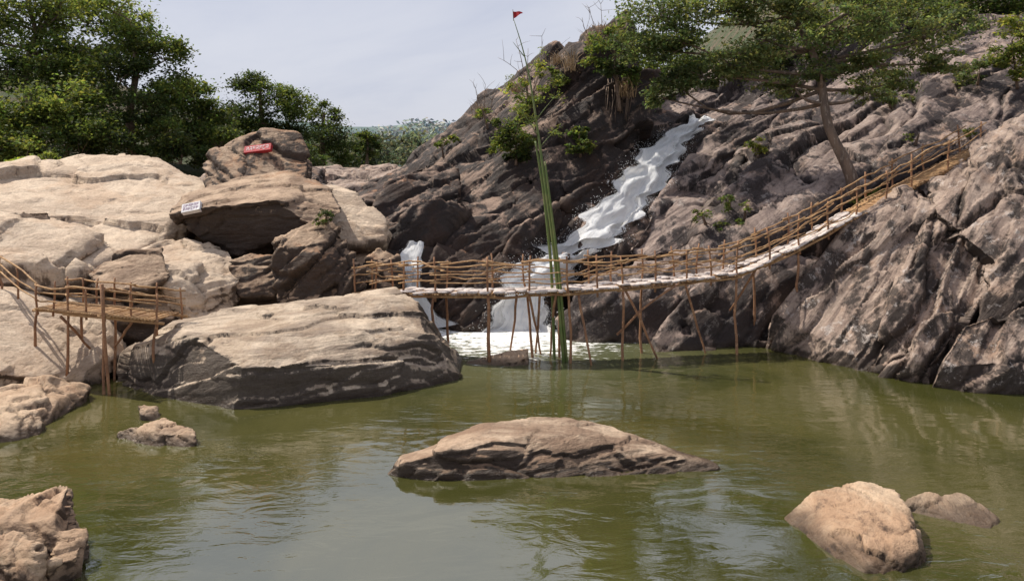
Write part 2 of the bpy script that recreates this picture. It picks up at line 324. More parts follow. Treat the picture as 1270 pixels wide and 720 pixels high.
X,Y=np.meshgrid(xs,ys); ZZ=gh(X,Y)
V=np.stack([X,Y,ZZ],-1).reshape(-1,3); nx,ny=len(xs),len(ys)
i=np.arange(nx-1)[None,:]+np.arange(ny-1)[:,None]*nx
quads=np.stack([i,i+1,i+1+nx,i+nx],-1).reshape(-1,4)
m,nt=newmat('ground_soil'); k=N(nt); b=k.n('ShaderNodeBsdfPrincipled'); o=k.n('ShaderNodeOutputMaterial')
P=k.n('ShaderNodeTexCoord').outputs['Object']; sp=k.n('ShaderNodeSeparateXYZ'); k.put(sp.inputs[0],P)
n1=k.noise(P,.4,8,.65); n2=k.noise(P,5,6,.7)
col=k.mix(k.ramp(n1,.4,.62),(.06,.085,.03,1),(.16,.115,.075,1)); col=k.mix(k.ramp(n2,.4,.65,0,.6),col,(.03,.035,.015,1))
col=k.mix(k.ramp(sp.outputs[2],-1.2,.3,1,0),col,(.05,.055,.022,1))
col=k.mix(k.ramp(sp.outputs[1],90,260),col,k.mix(k.ramp(k.noise(P,.12,6,.7),.4,.6),(.09,.14,.13,1),(.13,.18,.17,1)))  # far ground turns bluish: distance haze painted into the colour
k.put(b.inputs['Base Color'],col); b.inputs['Roughness'].default_value=.95
bp=k.n('ShaderNodeBump'); bp.inputs['Distance'].default_value=.2; k.put(bp.inputs['Height'],n2); k.put(b.inputs['Normal'],bp.outputs[0])
nt.links.new(b.outputs[0],o.inputs[0])
obj_from('ground',V,quads,m,True)

# ---------------------------------------------------------------- water
m,nt=newmat('river_water'); k=N(nt); o=k.n('ShaderNodeOutputMaterial')
P=k.n('ShaderNodeTexCoord').outputs['Object']
def dist(pt):
    x=k.n('ShaderNodeVectorMath',operation='DISTANCE'); k.put(x.inputs[0],P); x.inputs[1].default_value=pt; return x.outputs['Value']
d1=dist((0.2,30.6,0)); d2=dist((-4.,31.,0))
n1=k.noise(P,.16,5,.6,.6); rip=k.noise(k.mapping(P,(0,0,.35),(1.1,2.2,1)),1.0,4,.5,1.2); rip2=k.noise(k.mapping(P,(0,0,-.3),(3.0,6.,1)),1.3,3,.6,.5)
swell=k.noise(k.mapping(P,(0,0,.1),(.4,.7,1)),.7,2,.5,1.5)
col=k.mix(k.ramp(n1,.38,.62),(.075,.078,.020,1),(.130,.122,.038,1))
fm=k.math('MINIMUM',d1,k.math('ADD',d2,1.0))
fn=k.noise(k.mapping(P,(0,0,0),(1.2,2.6,1)),1.6,7,.75,.6)
foam=k.ramp(k.math('SUBTRACT',fn,k.math('MULTIPLY',k.ramp(fm,.8,8.5),.34)),.36,.50)
foam=k.math('MULTIPLY',foam,k.ramp(fm,5.,9.,1,0))
col=k.mix(k.ramp(fm,1,11,.6,0),col,(.30,.33,.20,1))
hg=k.math('ADD',k.math('MULTIPLY',rip,1.),k.math('MULTIPLY',rip2,.20)); 
calm=k.ramp(k.noise(P,.20,3,.5,.6),.38,.62,.15,1.1); hg=k.math('MULTIPLY',hg,calm)
hg=k.math('ADD',hg,k.math('MULTIPLY',swell,1.4))
hg=k.math('MULTIPLY',hg,k.ramp(fm,2,16,1.5,.55))
hg=k.math('ADD',hg,k.math('MULTIPLY',foam,.6))
bp=k.n('ShaderNodeBump'); bp.inputs['Strength'].default_value=.5; bp.inputs['Distance'].default_value=.055; k.put(bp.inputs['Height'],hg)
df=k.n('ShaderNodeBsdfDiffuse'); k.put(df.inputs[0],col)
tr=k.n('ShaderNodeBsdfTransparent'); tr.inputs[0].default_value=(.8,.55,.22,1)
mx=k.n('ShaderNodeMixShader'); mx.inputs[0].default_value=.32; nt.links.new(df.outputs[0],mx.inputs[1]); nt.links.new(tr.outputs[0],mx.inputs[2])
gl=k.n('ShaderNodeBsdfGlossy'); gl.inputs['Roughness'].default_value=.03; k.put(gl.inputs['Normal'],bp.outputs[0])
fr=k.n('ShaderNodeFresnel'); fr.inputs[0].default_value=3.8; k.put(fr.inputs['Normal'],bp.outputs[0])
mg=k.n('ShaderNodeMixShader'); nt.links.new(fr.outputs[0],mg.inputs[0]); nt.links.new(mx.outputs[0],mg.inputs[1]); nt.links.new(gl.outputs[0],mg.inputs[2])
fo=k.n('ShaderNodeBsdfDiffuse'); fo.inputs[0].default_value=(.88,.88,.87,1)
mf=k.n('ShaderNodeMixShader'); k.put(mf.inputs[0],foam); nt.links.new(mg.outputs[0],mf.inputs[1]); nt.links.new(fo.outputs[0],mf.inputs[2])
nt.links.new(mf.outputs[0],o.inputs[0])
obj_from('river_water',[(-60,-45,0),(60,-45,0),(60,46,0),(-60,46,0)],[[0,1,2,3]],m)

# ---------------------------------------------------------------- waterfalls
m,nt=newmat('falling_water'); k=N(nt); o=k.n('ShaderNodeOutputMaterial')
at=k.n('ShaderNodeAttribute',attribute_name='flow'); A=at.outputs['Vector']
sx=k.n('ShaderNodeSeparateXYZ'); k.put(sx.inputs[0],A)
n1=k.noise(k.mapping(A,(0,0,0),(2.6,.6,1)),1.4,8,.72,.5); n2=k.noise(k.mapping(A,(0,0,0),(9,1.1,1)),1.5,7,.78,.4)
edge=k.ramp(sx.outputs[2],0,.5)
a=k.math('ADD',k.math('MULTIPLY',n1,.55),k.math('MULTIPLY',n2,.45)); a=k.math('ADD',a,k.math('MULTIPLY',edge,.26))
al=k.ramp(a,.575,.635)
k1=k.n('ShaderNodeBsdfDiffuse'); cw=k.mix(k.ramp(n2,.34,.50),(.74,.78,.82,1),(.98,.98,.98,1)); k.put(k1.inputs[0],cw)
k2=k.n('ShaderNodeBsdfTranslucent'); k.put(k2.inputs[0],cw)
bp=k.n('ShaderNodeBump'); bp.inputs['Strength'].default_value=.7; bp.inputs['Distance'].default_value=.2; k.put(bp.inputs['Height'],n2); k.put(k1.inputs['Normal'],bp.outputs[0])
dm=k.n('ShaderNodeMixShader'); dm.inputs[0].default_value=.22; nt.links.new(k1.outputs[0],dm.inputs[1]); nt.links.new(k2.outputs[0],dm.inputs[2])
tr=k.n('ShaderNodeBsdfTransparent'); mx=k.n('ShaderNodeMixShader'); k.put(mx.inputs[0],al)
nt.links.new(tr.outputs[0],mx.inputs[1]); nt.links.new(dm.outputs[0],mx.inputs[2]); nt.links.new(mx.outputs[0],o.inputs[0])
M_fall=m
def strip(name,path,lift=.16,nw=22,nl=70,parent=None,seed=0):
    pts=np.array([S(p[0],p[1],p[2]) for p in path]); w=np.array([p[3]*p[2]/F for p in path])
    L=np.r_[0,np.cumsum(np.linalg.norm(np.diff(pts,axis=0),axis=1))]; t=np.linspace(0,L[-1],nl)
    C=np.stack([np.interp(t,L,pts[:,j]) for j in range(3)],1); W=np.interp(t,L,w)
    for _ in range(3):
        C[1:-1]=(C[:-2]+C[1:-1]*2+C[2:])/4
    s=np.linspace(-.5,.5,nw)
    D=np.array([0.,1.,-.55]); D/=np.linalg.norm(D)
    grid=np.zeros((nl,nw,3)); off=np.zeros((nl,nw))
    for a_ in range(nl):
        jw=W[a_]*(1+.22*math.sin(t[a_]*2.3+seed)+.15*math.sin(t[a_]*5.1))
        for b_ in range(nw):
            p=C[a_]+np.array([s[b_]*jw,0,0]); grid[a_,b_]=p
            h=cast(p-D*2.4,D,5.5); off[a_,b_]=(h[3]-2.4) if h else .3
    for _ in range(6):
        o2=np.pad(off,1,mode='edge'); av=(o2[:-2,1:-1]+o2[2:,1:-1]+o2[1:-1,:-2]+o2[1:-1,2:])/4
        off=np.minimum(off,av)*.6+.4*av
    G_=grid+D*(off-lift)[:,:,None]
    nz=fbm(np.stack([np.repeat(s[None]*W.mean()*3.5,nl,0).ravel(),np.repeat(t[:,None]*1.4,nw,1).ravel(),0*np.zeros(nl*nw)+seed],1),4,seed).reshape(nl,nw)
    G_=G_-D*(nz*.24)[:,:,None]
    idx=np.arange(nw-1)[None,:]+np.arange(nl-1)[:,None]*nw
    q=np.stack([idx,idx+1,idx+1+nw,idx+nw],-1).reshape(-1,4)
    ob=obj_from(name,G_.reshape(-1,3),q,M_fall,True,parent)
    at=ob.data.attributes.new('flow','FLOAT_VECTOR','POINT')
    e=1-np.abs(s)*2; endf=np.minimum(1,np.minimum(t+.3,L[-1]-t+.4)/.7)
    fl=np.stack([np.repeat((s*W.mean())[None],nl,0),np.repeat(t[:,None],nw,1),np.minimum(e[None],endf[:,None])],-1)
    fl[:,:,0]+=seed*5
    at.data.foreach_set('vector',fl.reshape(-1,3).astype(np.float32).ravel())
    return G_
wf=empty('waterfall')
g1=strip('main_fall',[(872,148,42.5,30),(858,160,41.3,32),(835,180,40,48),(815,205,38.6,58),(797,232,37,64),(772,262,35.5,70),(745,287,34.2,84),(712,308,33.2,98)],.26,30,90,wf,1)
strip('main_fall_veil',[(866,152,42.2,20),(832,180,40,32),(808,205,38.6,42),(788,240,36.6,42),(762,270,35,48),(725,300,33.4,66)],.5,24,90,wf,2)
g2=strip('lower_cascade',[(715,312,33.2,70),(690,322,32.8,80),(662,345,32.2,80),(648,370,31.6,76),(642,404,31.2,84),(641,412,31,88)],.26,24,60,wf,3)
strip('lower_cascade_veil',[(690,320,32.6,60),(650,366,31.5,66),(640,411,31,74)],.42,18,60,wf,4)
strip('side_cascade',[(520,312,33.8,26),(512,330,33.2,30),(512,355,32.7,30),(520,385,32.2,42),(535,408,31.8,60)],.26,16,50,wf,5)
strip('side_cascade_veil',[(518,316,33.5,22),(512,335,33.2,26),(514,358,32.5,28),(524,400,31.9,44)],.4,14,50,wf,6)
strip('upper_trickle',[(1160,12,55.5,12),(1150,22,54,16),(1140,34,53,14)],.3,8,20,wf,8)
M_foam,nt=newmat('foam'); k=N(nt); b=k.n('ShaderNodeBsdfPrincipled'); o=k.n('ShaderNodeOutputMaterial'); b.inputs['Base Color'].default_value=(.9,.91,.92,1); b.inputs['Roughness'].default_value=.6; nt.links.new(b.outputs[0],o.inputs[0])
def spray(name,src,n,sp):
    p=src.reshape(-1,3)[rng.integers(0,src.shape[0]*src.shape[1],n)]+rng.normal(0,sp,(n,3))*np.array([.8,1,1])+np.array([0,-.3,.15])
    s=rng.uniform(.008,.020,(n,1)); V=np.zeros((n,4,3)); 
    for j,d in enumerate([(1,0,-.6),(-1,0,-.6),(0,1,-.6),(0,0,1.)]): V[:,j]=p+s*np.array(d)
    base=np.arange(n)[:,None]*4; f=np.concatenate([base+np.array([a]) for a in ([0,2,3],[2,1,3],[1,0,3],[0,1,2])],0)
    obj_from(name,V.reshape(-1,3),f,M_foam,False,wf)
spray('spray_main',g1[20:],3000,.17); spray('spray_lower',g2,1600,.15)

# ---------------------------------------------------------------- tubes
class Tubes:
    def __init__(s): s.V=[];s.F=[]
    def add(s,pts,r,sides=7):
        pts=np.array(pts,float); n=len(pts); r=np.interp(np.linspace(0,1,n),np.linspace(0,1,len(r)),r) if hasattr(r,'__len__') else np.full(n,r)
        base=len(s.V); T=np.gradient(pts,axis=0); T/=np.linalg.norm(T,axis=1)[:,None]+1e-9
        ref=np.array([0,0,1.]) if abs(T[0][2])<.8 else np.array([1.,0,0])
        for i in range(n):
            a=np.cross(T[i],ref); a/=np.linalg.norm(a)+1e-9; b=np.cross(T[i],a)
            for j in range(sides):
                an=2*math.pi*j/sides; s.V.append(tuple(pts[i]+r[i]*(math.cos(an)*a+math.sin(an)*b)))
        for i in range(n-1):
            for j in range(sides):
                j2=(j+1)%sides; s.F.append([base+i*sides+j,base+i*sides+j2,base+(i+1)*sides+j2,base+(i+1)*sides+j])
        s.F.append([base+j for j in range(sides)][::-1]); s.F.append([base+(n-1)*sides+j for j in range(sides)])
    def pole(s,a,b,r,wob=.03,over=0.,n=6):
        a=np.array(a,float);b=np.array(b,float); d=b-a; L=np.linalg.norm(d)+1e-9; a=a-d/L*over; b=b+d/L*over
        t=np.linspace(0,1,n)[:,None]; w=rng.normal(0,wob,(n,3)); w[0]=w[-1]=0; bow=np.sin(t*math.pi)*rng.normal(0,wob*1.2,(1,3))
        s.add(a+(b-a)*t+w*.4+bow,[r*1.1,r*.85],7)
    def make(s,name,mat,parent=None): return obj_from(name,s.V,s.F,mat,True,parent)
def simplemat(name,c1,c2,scale=3,rough=.8,c3=None,bump=.02,stretch=(1,1,1)):
    m,nt=newmat(name); k=N(nt); b=k.n('ShaderNodeBsdfPrincipled'); o=k.n('ShaderNodeOutputMaterial')
    P=k.mapping(k.n('ShaderNodeTexCoord').outputs['Object'],(0,0,0),stretch)
    n1=k.noise(P,scale,6,.7); col=k.mix(k.ramp(n1,.38,.62),c4(c1),c4(c2))
    if c3: col=k.mix(k.ramp(k.noise(P,scale*3.1,5,.7),.52,.66),col,c4(c3))
    k.put(b.inputs['Base Color'],col); b.inputs['Roughness'].default_value=rough
    bp=k.n('ShaderNodeBump'); bp.inputs['Distance'].default_value=bump; k.put(bp.inputs['Height'],k.noise(P,scale*6,4,.7)); k.put(b.inputs['Normal'],bp.outputs[0])
    nt.links.new(b.outputs[0],o.inputs[0]); return m
M_bam=simplemat('weathered_bamboo',(.44,.26,.12),(.28,.155,.075),2.5,c3=(.54,.37,.2))
M_post=simplemat('wood_post',(.34,.17,.085),(.22,.11,.06),2.5,c3=(.42,.25,.14))
M_green=simplemat('green_bamboo',(.10,.15,.035),(.17,.19,.06),2,.5)
M_sack=simplemat('white_sack',(.66,.59,.55),(.46,.39,.35),3,c3=(.34,.26,.21))
M_bark=simplemat('tree_bark',(.19,.125,.085),(.11,.075,.055),3,c3=(.27,.21,.16),stretch=(1,1,.3))

# ---------------------------------------------------------------- main footbridge
br=empty('bamboo_footbridge')
path=np.array([S(448,360,27.8),S(500,360,26.9),S(545,361,26.3),S(610,361,25.9),S(700,358,26),S(765,353,26.4),S(840,346,27),S(905,338,27.4),S(945,322,27.9),S(985,304,28),S(1018,286,28),S(1050,268,28.2),S(1110,236,28.8),S(1160,210,29.2),S(1210,184,29.4)])
L=np.r_[0,np.cumsum(np.linalg.norm(np.diff(path,axis=0),axis=1))]
def bp_(t): return np.array([np.interp(t,L,path[:,j]) for j in range(3)])
def frame(t):
    d=bp_(min(t+.3,L[-1]))-bp_(max(t-.3,0)); d[2]=0; d/=np.linalg.norm(d); return np.array([-d[1],d[0],0])
HW=.5
posts=Tubes();rails=Tubes();deck=Tubes();brace=Tubes()
us=[452,476,510,545,608,655,700,735,765,803,842,874,905,945,985,1018,1052,1085,1118,1160,1205]
legs={-1:(545,608,700,765,985,905,1052),1:(545,655,700,803,945)}
ts=[float(np.interp(u,(635+path[:,0]/path[:,1]*F),L)) for u in us]
tops={-1:[],1:[]}
for sd in (-1,1):
    for i,t in enumerate(ts):
        c=bp_(t)+frame(t)*HW*sd; c=c+rng.normal(0,.03,3)*np.array([1,1,0])
        floor_=drop(c[0],c[1],c[2]-.05)
        if floor_>=c[2]-.06: floor_=c[2]-.3
        bot=(c[0]+rng.normal(0,.12),c[1]+rng.normal(0,.08),floor_-.2)
        top=(c[0]+rng.normal(0,.06),c[1],c[2]+1.0+rng.uniform(.02,.3))
        if us[i] in legs[sd]: posts.pole(bot,c,.062 if us[i]==608 else .048,.05)
        posts.pole(c-np.array([0,0,.3]),top,.036,.025)
        tops[sd].append((c,top))
    for i in range(len(ts)-1):
        for h,r in ((.97,.030),(.66,.023),(.36,.023)):
            a=tops[sd][i][0]+np.array([0,-.03,h+rng.normal(0,.045)]); b=tops[sd][i+1][0]+np.array([0,-.03,h+rng.normal(0,.045)])
            rails.pole(a,b,r,.05,.2)
    for i in range(0,len(ts)-1):
        a=tops[sd][i][0]-np.array([0,0,.12]); b=tops[sd][i+1][0]-np.array([0,0,.12]); deck.pole(a,b,.05,.02,.2)
t=0.05
while t<L[-1]:
    c=bp_(t); f=frame(t); deck.pole(c+f*(HW+rng.uniform(.02,.2))-np.array([0,0,.03]),c-f*(HW+rng.uniform(.02,.2))-np.array([0,0,.03]),.033,.01,n=3); t+=.085
for u0,v0,u1,vb in [(842,350,877,437),(768,356,819,444),(712,362,735,453),(655,362,672,438),(926,336,905,385),(765,415,842,352),(640,365,632,432),(688,364,682,440),(668,362,664,436)]:
    d=6*F/(vb-235) if vb>400 else 28.
    tt_=float(np.interp(u0,(635+path[:,0]/path[:,1]*F),L)); 
    if v0>400: a=np.array(S(u0,v0,26)); b=np.array(S(u1,vb,26.2))
    else: a=bp_(tt_)-frame(tt_)*HW; a[2]-=.1; b=np.array(S(u1,vb,d)); b[2]=b[2]-.25 if vb>400 else b[2]
    brace.pole(a,b,.042,.03)
posts.make('posts',M_post,br); rails.make('railings',M_bam,br); deck.make('deck_poles',M_bam,br); brace.make('braces',M_post,br)
def sacks(tlist,name):
    bm=bmesh.new(); bmesh.ops.create_icosphere(bm,subdivisions=2,radius=1); bv=np.array([tuple(v.co) for v in bm.verts]); bf=np.array([[v.index for v in f.verts] for f in bm.faces]); bm.free()
    bv=np.sign(bv)*np.abs(bv)**.7
    V=[];Fc=[]
    for t in tlist:
        for w in (-.36,.30):
            c=bp_(t)+frame(t)*w*1.05+rng.normal(0,.02,3); c[2]+=.02
            d=bp_(min(t+.2,L[-1]))-bp_(max(t-.2,0)); d/=np.linalg.norm(d); s=frame(t); up=np.cross(d,s); up*=np.sign(up[2])
            q=bv*(1+.14*fbm(bv*1.5+t*9+w*5,2,3))[:,None]
            p=c+q[:,:1]*d*rng.uniform(.18,.28)+q[:,1:2]*s*.30+q[:,2:]*up*rng.uniform(.04,.06)
            Fc.append(bf+len(V)*len(bv)); V.append(p)
    obj_from(name,np.concatenate(V),np.concatenate(Fc),M_sack,True,br)
tl=[];t=float(np.interp(505,(635+path[:,0]/path[:,1]*F),L))
te=float(np.interp(1052,(635+path[:,0]/path[:,1]*F),L))
while t<te: tl.append(t); t+=rng.uniform(.28,.46)
sacks(tl,'sacks')

# ---------------------------------------------------------------- left walkway
wk=empty('bamboo_walkway'); posts=Tubes();rails=Tubes();deck=Tubes()
near=[S(-40,352,25.5),S(0,345,24.5),S(47,382,22.7),(S(85,386,22.2)),S(130,390,21.7),S(195,397,22.2)]
farr=[None,None]+[tuple(np.array(p)+np.array([.15,1.3,0])) for p in near[2:]]
def seg(P_,i):
    a,b=np.array(P_[i]),np.array(P_[i+1])
    for h,r in ((.72,.030),(.48,.024),(.25,.024)): rails.pole(a+[0,0,h],b+[0,0,h],r,.03,.12)
for i in range(len(near)-1): seg(near,i)
for i in range(2,len(near)-1): seg(farr,i)
def dense(P_,n):
    r=[]
    for i in range(len(P_)-1):
        for j in range(n): r.append(np.array(P_[i])+(np.array(P_[i+1])-np.array(P_[i]))*j/n)
    r.append(np.array(P_[-1])); return r
for q,p in enumerate(dense(near,2)+dense(farr[2:],2)):
    fl=drop(p[0],p[1],p[2]-.02)
    if fl<p[2]-.05 and q%2==0: posts.pole((p[0]+rng.normal(0,.08),p[1],max(fl,-.3)-.25),p,.042,.03)
    posts.pole(p-[0,0,.2],(p[0]+rng.normal(0,.03),p[1],p[2]+.76+rng.uniform(0,.14)),.032,.02)
for i in range(2,len(near)-1):
    deck.pole(np.array(near[i])-[0,0,.08],np.array(near[i+1])-[0,0,.08],.05,.02,.2); deck.pole(np.array(farr[i])-[0,0,.08],np.array(farr[i+1])-[0,0,.08],.05,.02,.2)
    a,b=np.array(near[i]),np.array(near[i+1]); c,d=np.array(farr[i]),np.array(farr[i+1]); n=int(np.linalg.norm(b-a)/.09)
    for j in range(n): deck.pole(a+(b-a)*j/n-[0,.12,0],c+(d-c)*j/n,.035,.01,n=3)
posts.pole(S(126,352,21.6),G(137,21.6,-.4),.05,.02)
posts.pole(S(75,392,22.3),S(112,432,23),.04); posts.pole(S(165,395,22),S(142,430,22.4),.04)
posts.make('posts',M_post,wk); rails.make('railings',M_bam,wk); deck.make('deck_poles',M_bam,wk)

# ---------------------------------------------------------------- foliage
def leafmat(name):
    m,nt=newmat(name); k=N(nt); o=k.n('ShaderNodeOutputMaterial'); at=k.n('ShaderNodeAttribute',attribute_name='col')
    b=k.n('ShaderNodeBsdfPrincipled'); b.inputs['Roughness'].default_value=.6; b.inputs['Specular IOR Level'].default_value=.25; k.put(b.inputs['Base Color'],at.outputs['Color'])
    t=k.n('ShaderNodeBsdfTranslucent'); k.put(t.inputs[0],k.mix(1,at.outputs['Color'],(2.0,1.8,1.1,1),'MULTIPLY'))
    mx=k.n('ShaderNodeMixShader'); mx.inputs[0].default_value=.5; nt.links.new(b.outputs[0],mx.inputs[1]); nt.links.new(t.outputs[0],mx.inputs[2]); nt.links.new(mx.outputs[0],o.inputs[0]); return m
M_leaf=leafmat('leaves')
def leaves(name,clumps,parent=None,size=.11,flat=1.,asp=.5,sub=9,subr=.42):
    PP=[];CC=[];subs=[]
    for c,r,n,col in clumps:
        c=np.array(c); r=np.array(r if hasattr(r,'__len__') else (r,r,r*.75),float)
        k_=sub; dirs=rng.normal(0,1,(k_,3)); dirs/=np.linalg.norm(dirs,axis=1)[:,None]; rad=rng.uniform(.35,1.,(k_,1))
        sc=c+dirs*rad*r; subs+= [(c,s) for s in sc]
        pick=rng.integers(0,k_,n); sr=rng.uniform(.55,1.25,(k_,1))
        p=sc[pick]+rng.normal(0,1,(n,3))*r*subr*.62*sr[pick]*np.array([1,1,.75*flat])
        cj=rng.uniform(.6,1.5,(k_,1)); lc=np.array(col)[None]*cj[pick]*rng.uniform(.6,1.45,(n,1))
        lc[:,0]*=rng.uniform(.8,1.35,n)
        PP.append(p);CC.append(lc)
    P_=np.concatenate(PP);C_=np.concatenate(CC);n=len(P_)
    a=rng.normal(0,1,(n,3)); a[:,2]*=.6; a/=np.linalg.norm(a,axis=1)[:,None]; nn=rng.normal(0,.6,(n,3))+np.array([0,0,.7]); b=np.cross(a,nn); b/=np.linalg.norm(b,axis=1)[:,None]+1e-9
    s=size*rng.uniform(.5,1.5,(n,1)); dr=np.array([0,0,-.25])
    V=np.stack([P_-a*s,P_+b*s*asp,P_+a*s+dr*s,P_-b*s*asp],1).reshape(-1,3)
    ob=obj_from(name,V,np.arange(n*4).reshape(-1,4),M_leaf,False,parent)
    at=ob.data.attributes.new('col','FLOAT_COLOR','POINT'); c=np.ones((n,4,4),np.float32); c[:,:,:3]=C_[:,None,:]; at.data.foreach_set('color',c.ravel())
    return subs
def curve(a,b,bend=.15,n=7):
    a=np.array(a,float);b=np.array(b,float);t=np.linspace(0,1,n)[:,None]; L_=np.linalg.norm(b-a)
    return a+(b-a)*t+np.sin(t*math.pi)*rng.normal(0,bend,(1,3))*L_*.6
def tree(name,trunk,clumps,r0=.22,size=.11,flat=1.,sub=9,subr=.42,asp=.5):
    e=empty(name); T=Tubes(); tr=np.array(trunk,float)
    n=16; tt_=np.linspace(0,len(tr)-1,n); pts=np.stack([np.interp(tt_,range(len(tr)),tr[:,j]) for j in range(3)],1)
    for _ in range(2): pts[1:-1]=(pts[:-2]+2*pts[1:-1]+pts[2:])/4
    T.add(pts,[r0*1.35,r0,r0*.8,r0*.55],9)
    subs=leaves('foliage',clumps,e,size,flat,asp,sub,subr)
    for c,r,nn,col in clumps:
        c=np.array(c); dd=np.linalg.norm(pts-c,axis=1)+np.maximum(0,pts[:,2]-c[2]+.5)*2; j=int(np.argmin(dd)); j=max(5,min(j,n-1)) 
        T.add(curve(pts[j],c,.12),[r0*.45,r0*.15],6)
    for c,s in subs: T.add(curve(c,s,.15,4),[r0*.14,.012],4)
    T.make('trunk_and_limbs',M_bark,e); return e
GD=(.038,.060,.020);GM=(.070,.104,.029);GL=(.108,.148,.040);GY=(.16,.20,.05)
GR=(.086,.122,.050);GR2=(.114,.148,.060)
def cl(lst): return [(S(u,v,d),r,n,c) for u,v,d,r,n,c in lst]
tree('broadleaf_tree',[S(30,210,46),S(40,150,46),S(30,90,46),S(45,40,46)],cl([(20,30,46,2.4,2800,GM),(75,15,46,2.2,2600,GL),(60,70,45,2.2,2800,GM),(5,90,45,2.3,2600,GD),(-30,40,46,2.4,2000,GM),(100,60,46,1.9,2200,GM),(40,-10,47,2.4,2200,GL),(0,-70,47,3,2200,GM),(60,-90,47,3,2200,GM),(110,-50,47,2.2,1600,GM)]),.25)
tree('broadleaf_tree',[S(165,200,44),S(160,140,44),S(170,90,44),S(165,30,44)],cl([(165,50,44,2.,2800,GM),(205,75,44,1.7,2400,GM),(140,15,44,1.9,2200,GL),(150,100,43,1.9,2400,GD),(215,110,44,1.7,2400,GM),(185,130,43,1.8,2400,GD),(125,80,45,1.8,1800,GL)]),.22)
tree('broadleaf_tree',[S(245,205,47),S(250,160,47),S(245,120,47)],cl([(245,110,47,1.5,2200,GM),(225,145,47,1.7,2200,GD),(262,140,47,1.4,1900,GM),(240,175,46,1.6,2000,GD)]),.17)
tree('broadleaf_tree',[S(325,205,58),S(325,160,58),S(322,110,58)],cl([(318,105,58,1.8,2600,GD),(345,118,58,1.9,2600,GM),(300,140,58,2.,2500,GD),(335,155,58,2.1,2500,GD),(375,135,58,2.,2500,GM),(365,170,58,2.,2200,GD)]),.22)
tree('broadleaf_tree',[S(400,205,62),S(400,170,62),S(402,140,62)],cl([(400,145,62,1.7,2200,GM),(415,168,62,1.8,2200,GD),(390,180,62,1.9,2000,GD)]),.2)
tree('broadleaf_tree',[S(455,205,80),S(456,180,80),S(455,168,80)],cl([(455,172,80,1.2,900,GM),(450,184,80,1.4,900,GD),(462,186,80,1.2,700,GM)]),.15,size=.16)
tree('broadleaf_tree',[S(80,215,42),S(85,170,42),S(75,130,42)],cl([(80,125,42,1.8,2400,GL),(40,135,42,1.7,2400,GM),(110,140,42,1.7,2400,GM),(60,165,41,1.5,2000,GM),(15,150,42,1.6,2000,GL)]),.14)
def bush(name,lst,size=.1,sub=9,subr=.42):
    e=empty(name); subs=leaves('leaves',cl(lst),e,size,sub=sub,subr=subr); T=Tubes()
    for c,s in subs: T.add(curve(np.array(c)-[0,0,.6],s,.1,4),[.03,.01],4)
    T.make('stems',M_bark,e); return e
bush('undergrowth',[(0,185,40,1.4,2000,GM),(30,190,40,1.1,1600,GL),(100,180,41,1.4,2000,GD),(140,165,41,1.5,2200,GM),(165,178,41,1.3,2200,GD),(200,172,42,1.5,2200,GM),(225,190,42,1.2,1700,GD),(270,172,46,1.6,2000,GM),(290,188,48,1.3,1700,GM),(-30,180,40,1.6,1600,GM),(255,195,44,1.,1200,GD),
   (40,208,37.5,.7,1500,(.17,.24,.05)),(15,212,37,.7,1300,(.16,.23,.05)),(60,201,38,.6,900,GL),(345,190,52,1.6,1800,GM),(390,195,54,1.3,1400,GD),(425,196,62,1.3,1200,GM)])
bush('undergrowth',[(-20,130,50,3,2000,GD),(60,130,50,3,2000,GD),(130,140,50,3,2200,GD),(190,150,50,3,2200,GD),(100,90,52,3,2000,GD),(30,60,54,3.5,2200,GD),(150,50,53,3,2000,GD),(230,170,50,2.4,1800,GD),(290,165,62,3,1800,GD),(360,180,66,3,1800,GD),(110,20,54,2.6,1600,GM)],.16)
cls=[]
for i in range(90):
    d=rng.uniform(95,150); u=rng.uniform(280,640); v=rng.uniform(180,196) ; cls.append((S(u,v,d),(3.4,3.4,2.3),320,(.085,.115,.088)))  # leaf colour greyed towards blue, distance haze painted in
leaves('distant_forest',cls,None,.35)
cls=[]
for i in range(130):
    d=rng.uniform(260,380); u=rng.uniform(200,700); v=172+8*math.sin(u*.02)+rng.uniform(-3,14); cls.append((S(u,v,d),(9,9,5),180,(.16,.21,.28)))  # blue leaf colour carries the painted haze of the far hill
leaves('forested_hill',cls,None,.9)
h=look(1062,238); d0=h[0].y if h else 31
d0=min(d0,34)
tree('spreading_tree',[S(1062,244,d0),S(1056,215,d0),S(1040,185,d0+.2),S(1024,155,d0+.4),S(1022,120,d0+.7),S(1016,80,d0+1),S(1000,50,d0+1.2),S(985,20,d0+1.4)],
  [(S(u,v,d0+1+dd),(r*1.25,r*1.1,r*.75),int(n*.95),c) for u,v,dd,r,n,c in [(818,20,3,1.6,3200,GR),(805,60,3,1.3,2600,GR),(855,55,2,1.5,3200,GR),(900,15,1,1.5,2800,GR2),(835,98,3,1.1,2200,GR),(872,95,2,1.0,1500,GR),(905,80,1,1.1,1700,GR2),(950,50,0,1.4,2200,GR2),(990,10,0,1.4,2200,GR2),
   (1040,35,-1,1.4,2200,GR),(1095,25,0,1.4,2200,GR2),(1080,80,0,1.2,1700,GR2),(1145,50,0,1.3,1900,GR2),(1165,80,0,1.0,1400,GR2),(1115,100,1,.9,1000,GR),(930,-15,0,1.5,2200,GR),(860,-10,2,1.5,2200,GR),(1130,-10,1,1.4,1500,GR),(960,98,1,.9,1000,GR2),(1060,-15,0,1.5,1800,GR2),(1020,85,-.6,.9,800,GR),(985,108,0,.8,600,GR2),(1070,112,0,.8,600,GR2),(815,120,3,.7,800,GR),(1180,30,0,1.1,1200,GR)]],
  .21,size=.085,flat=.85,sub=12,subr=.38)
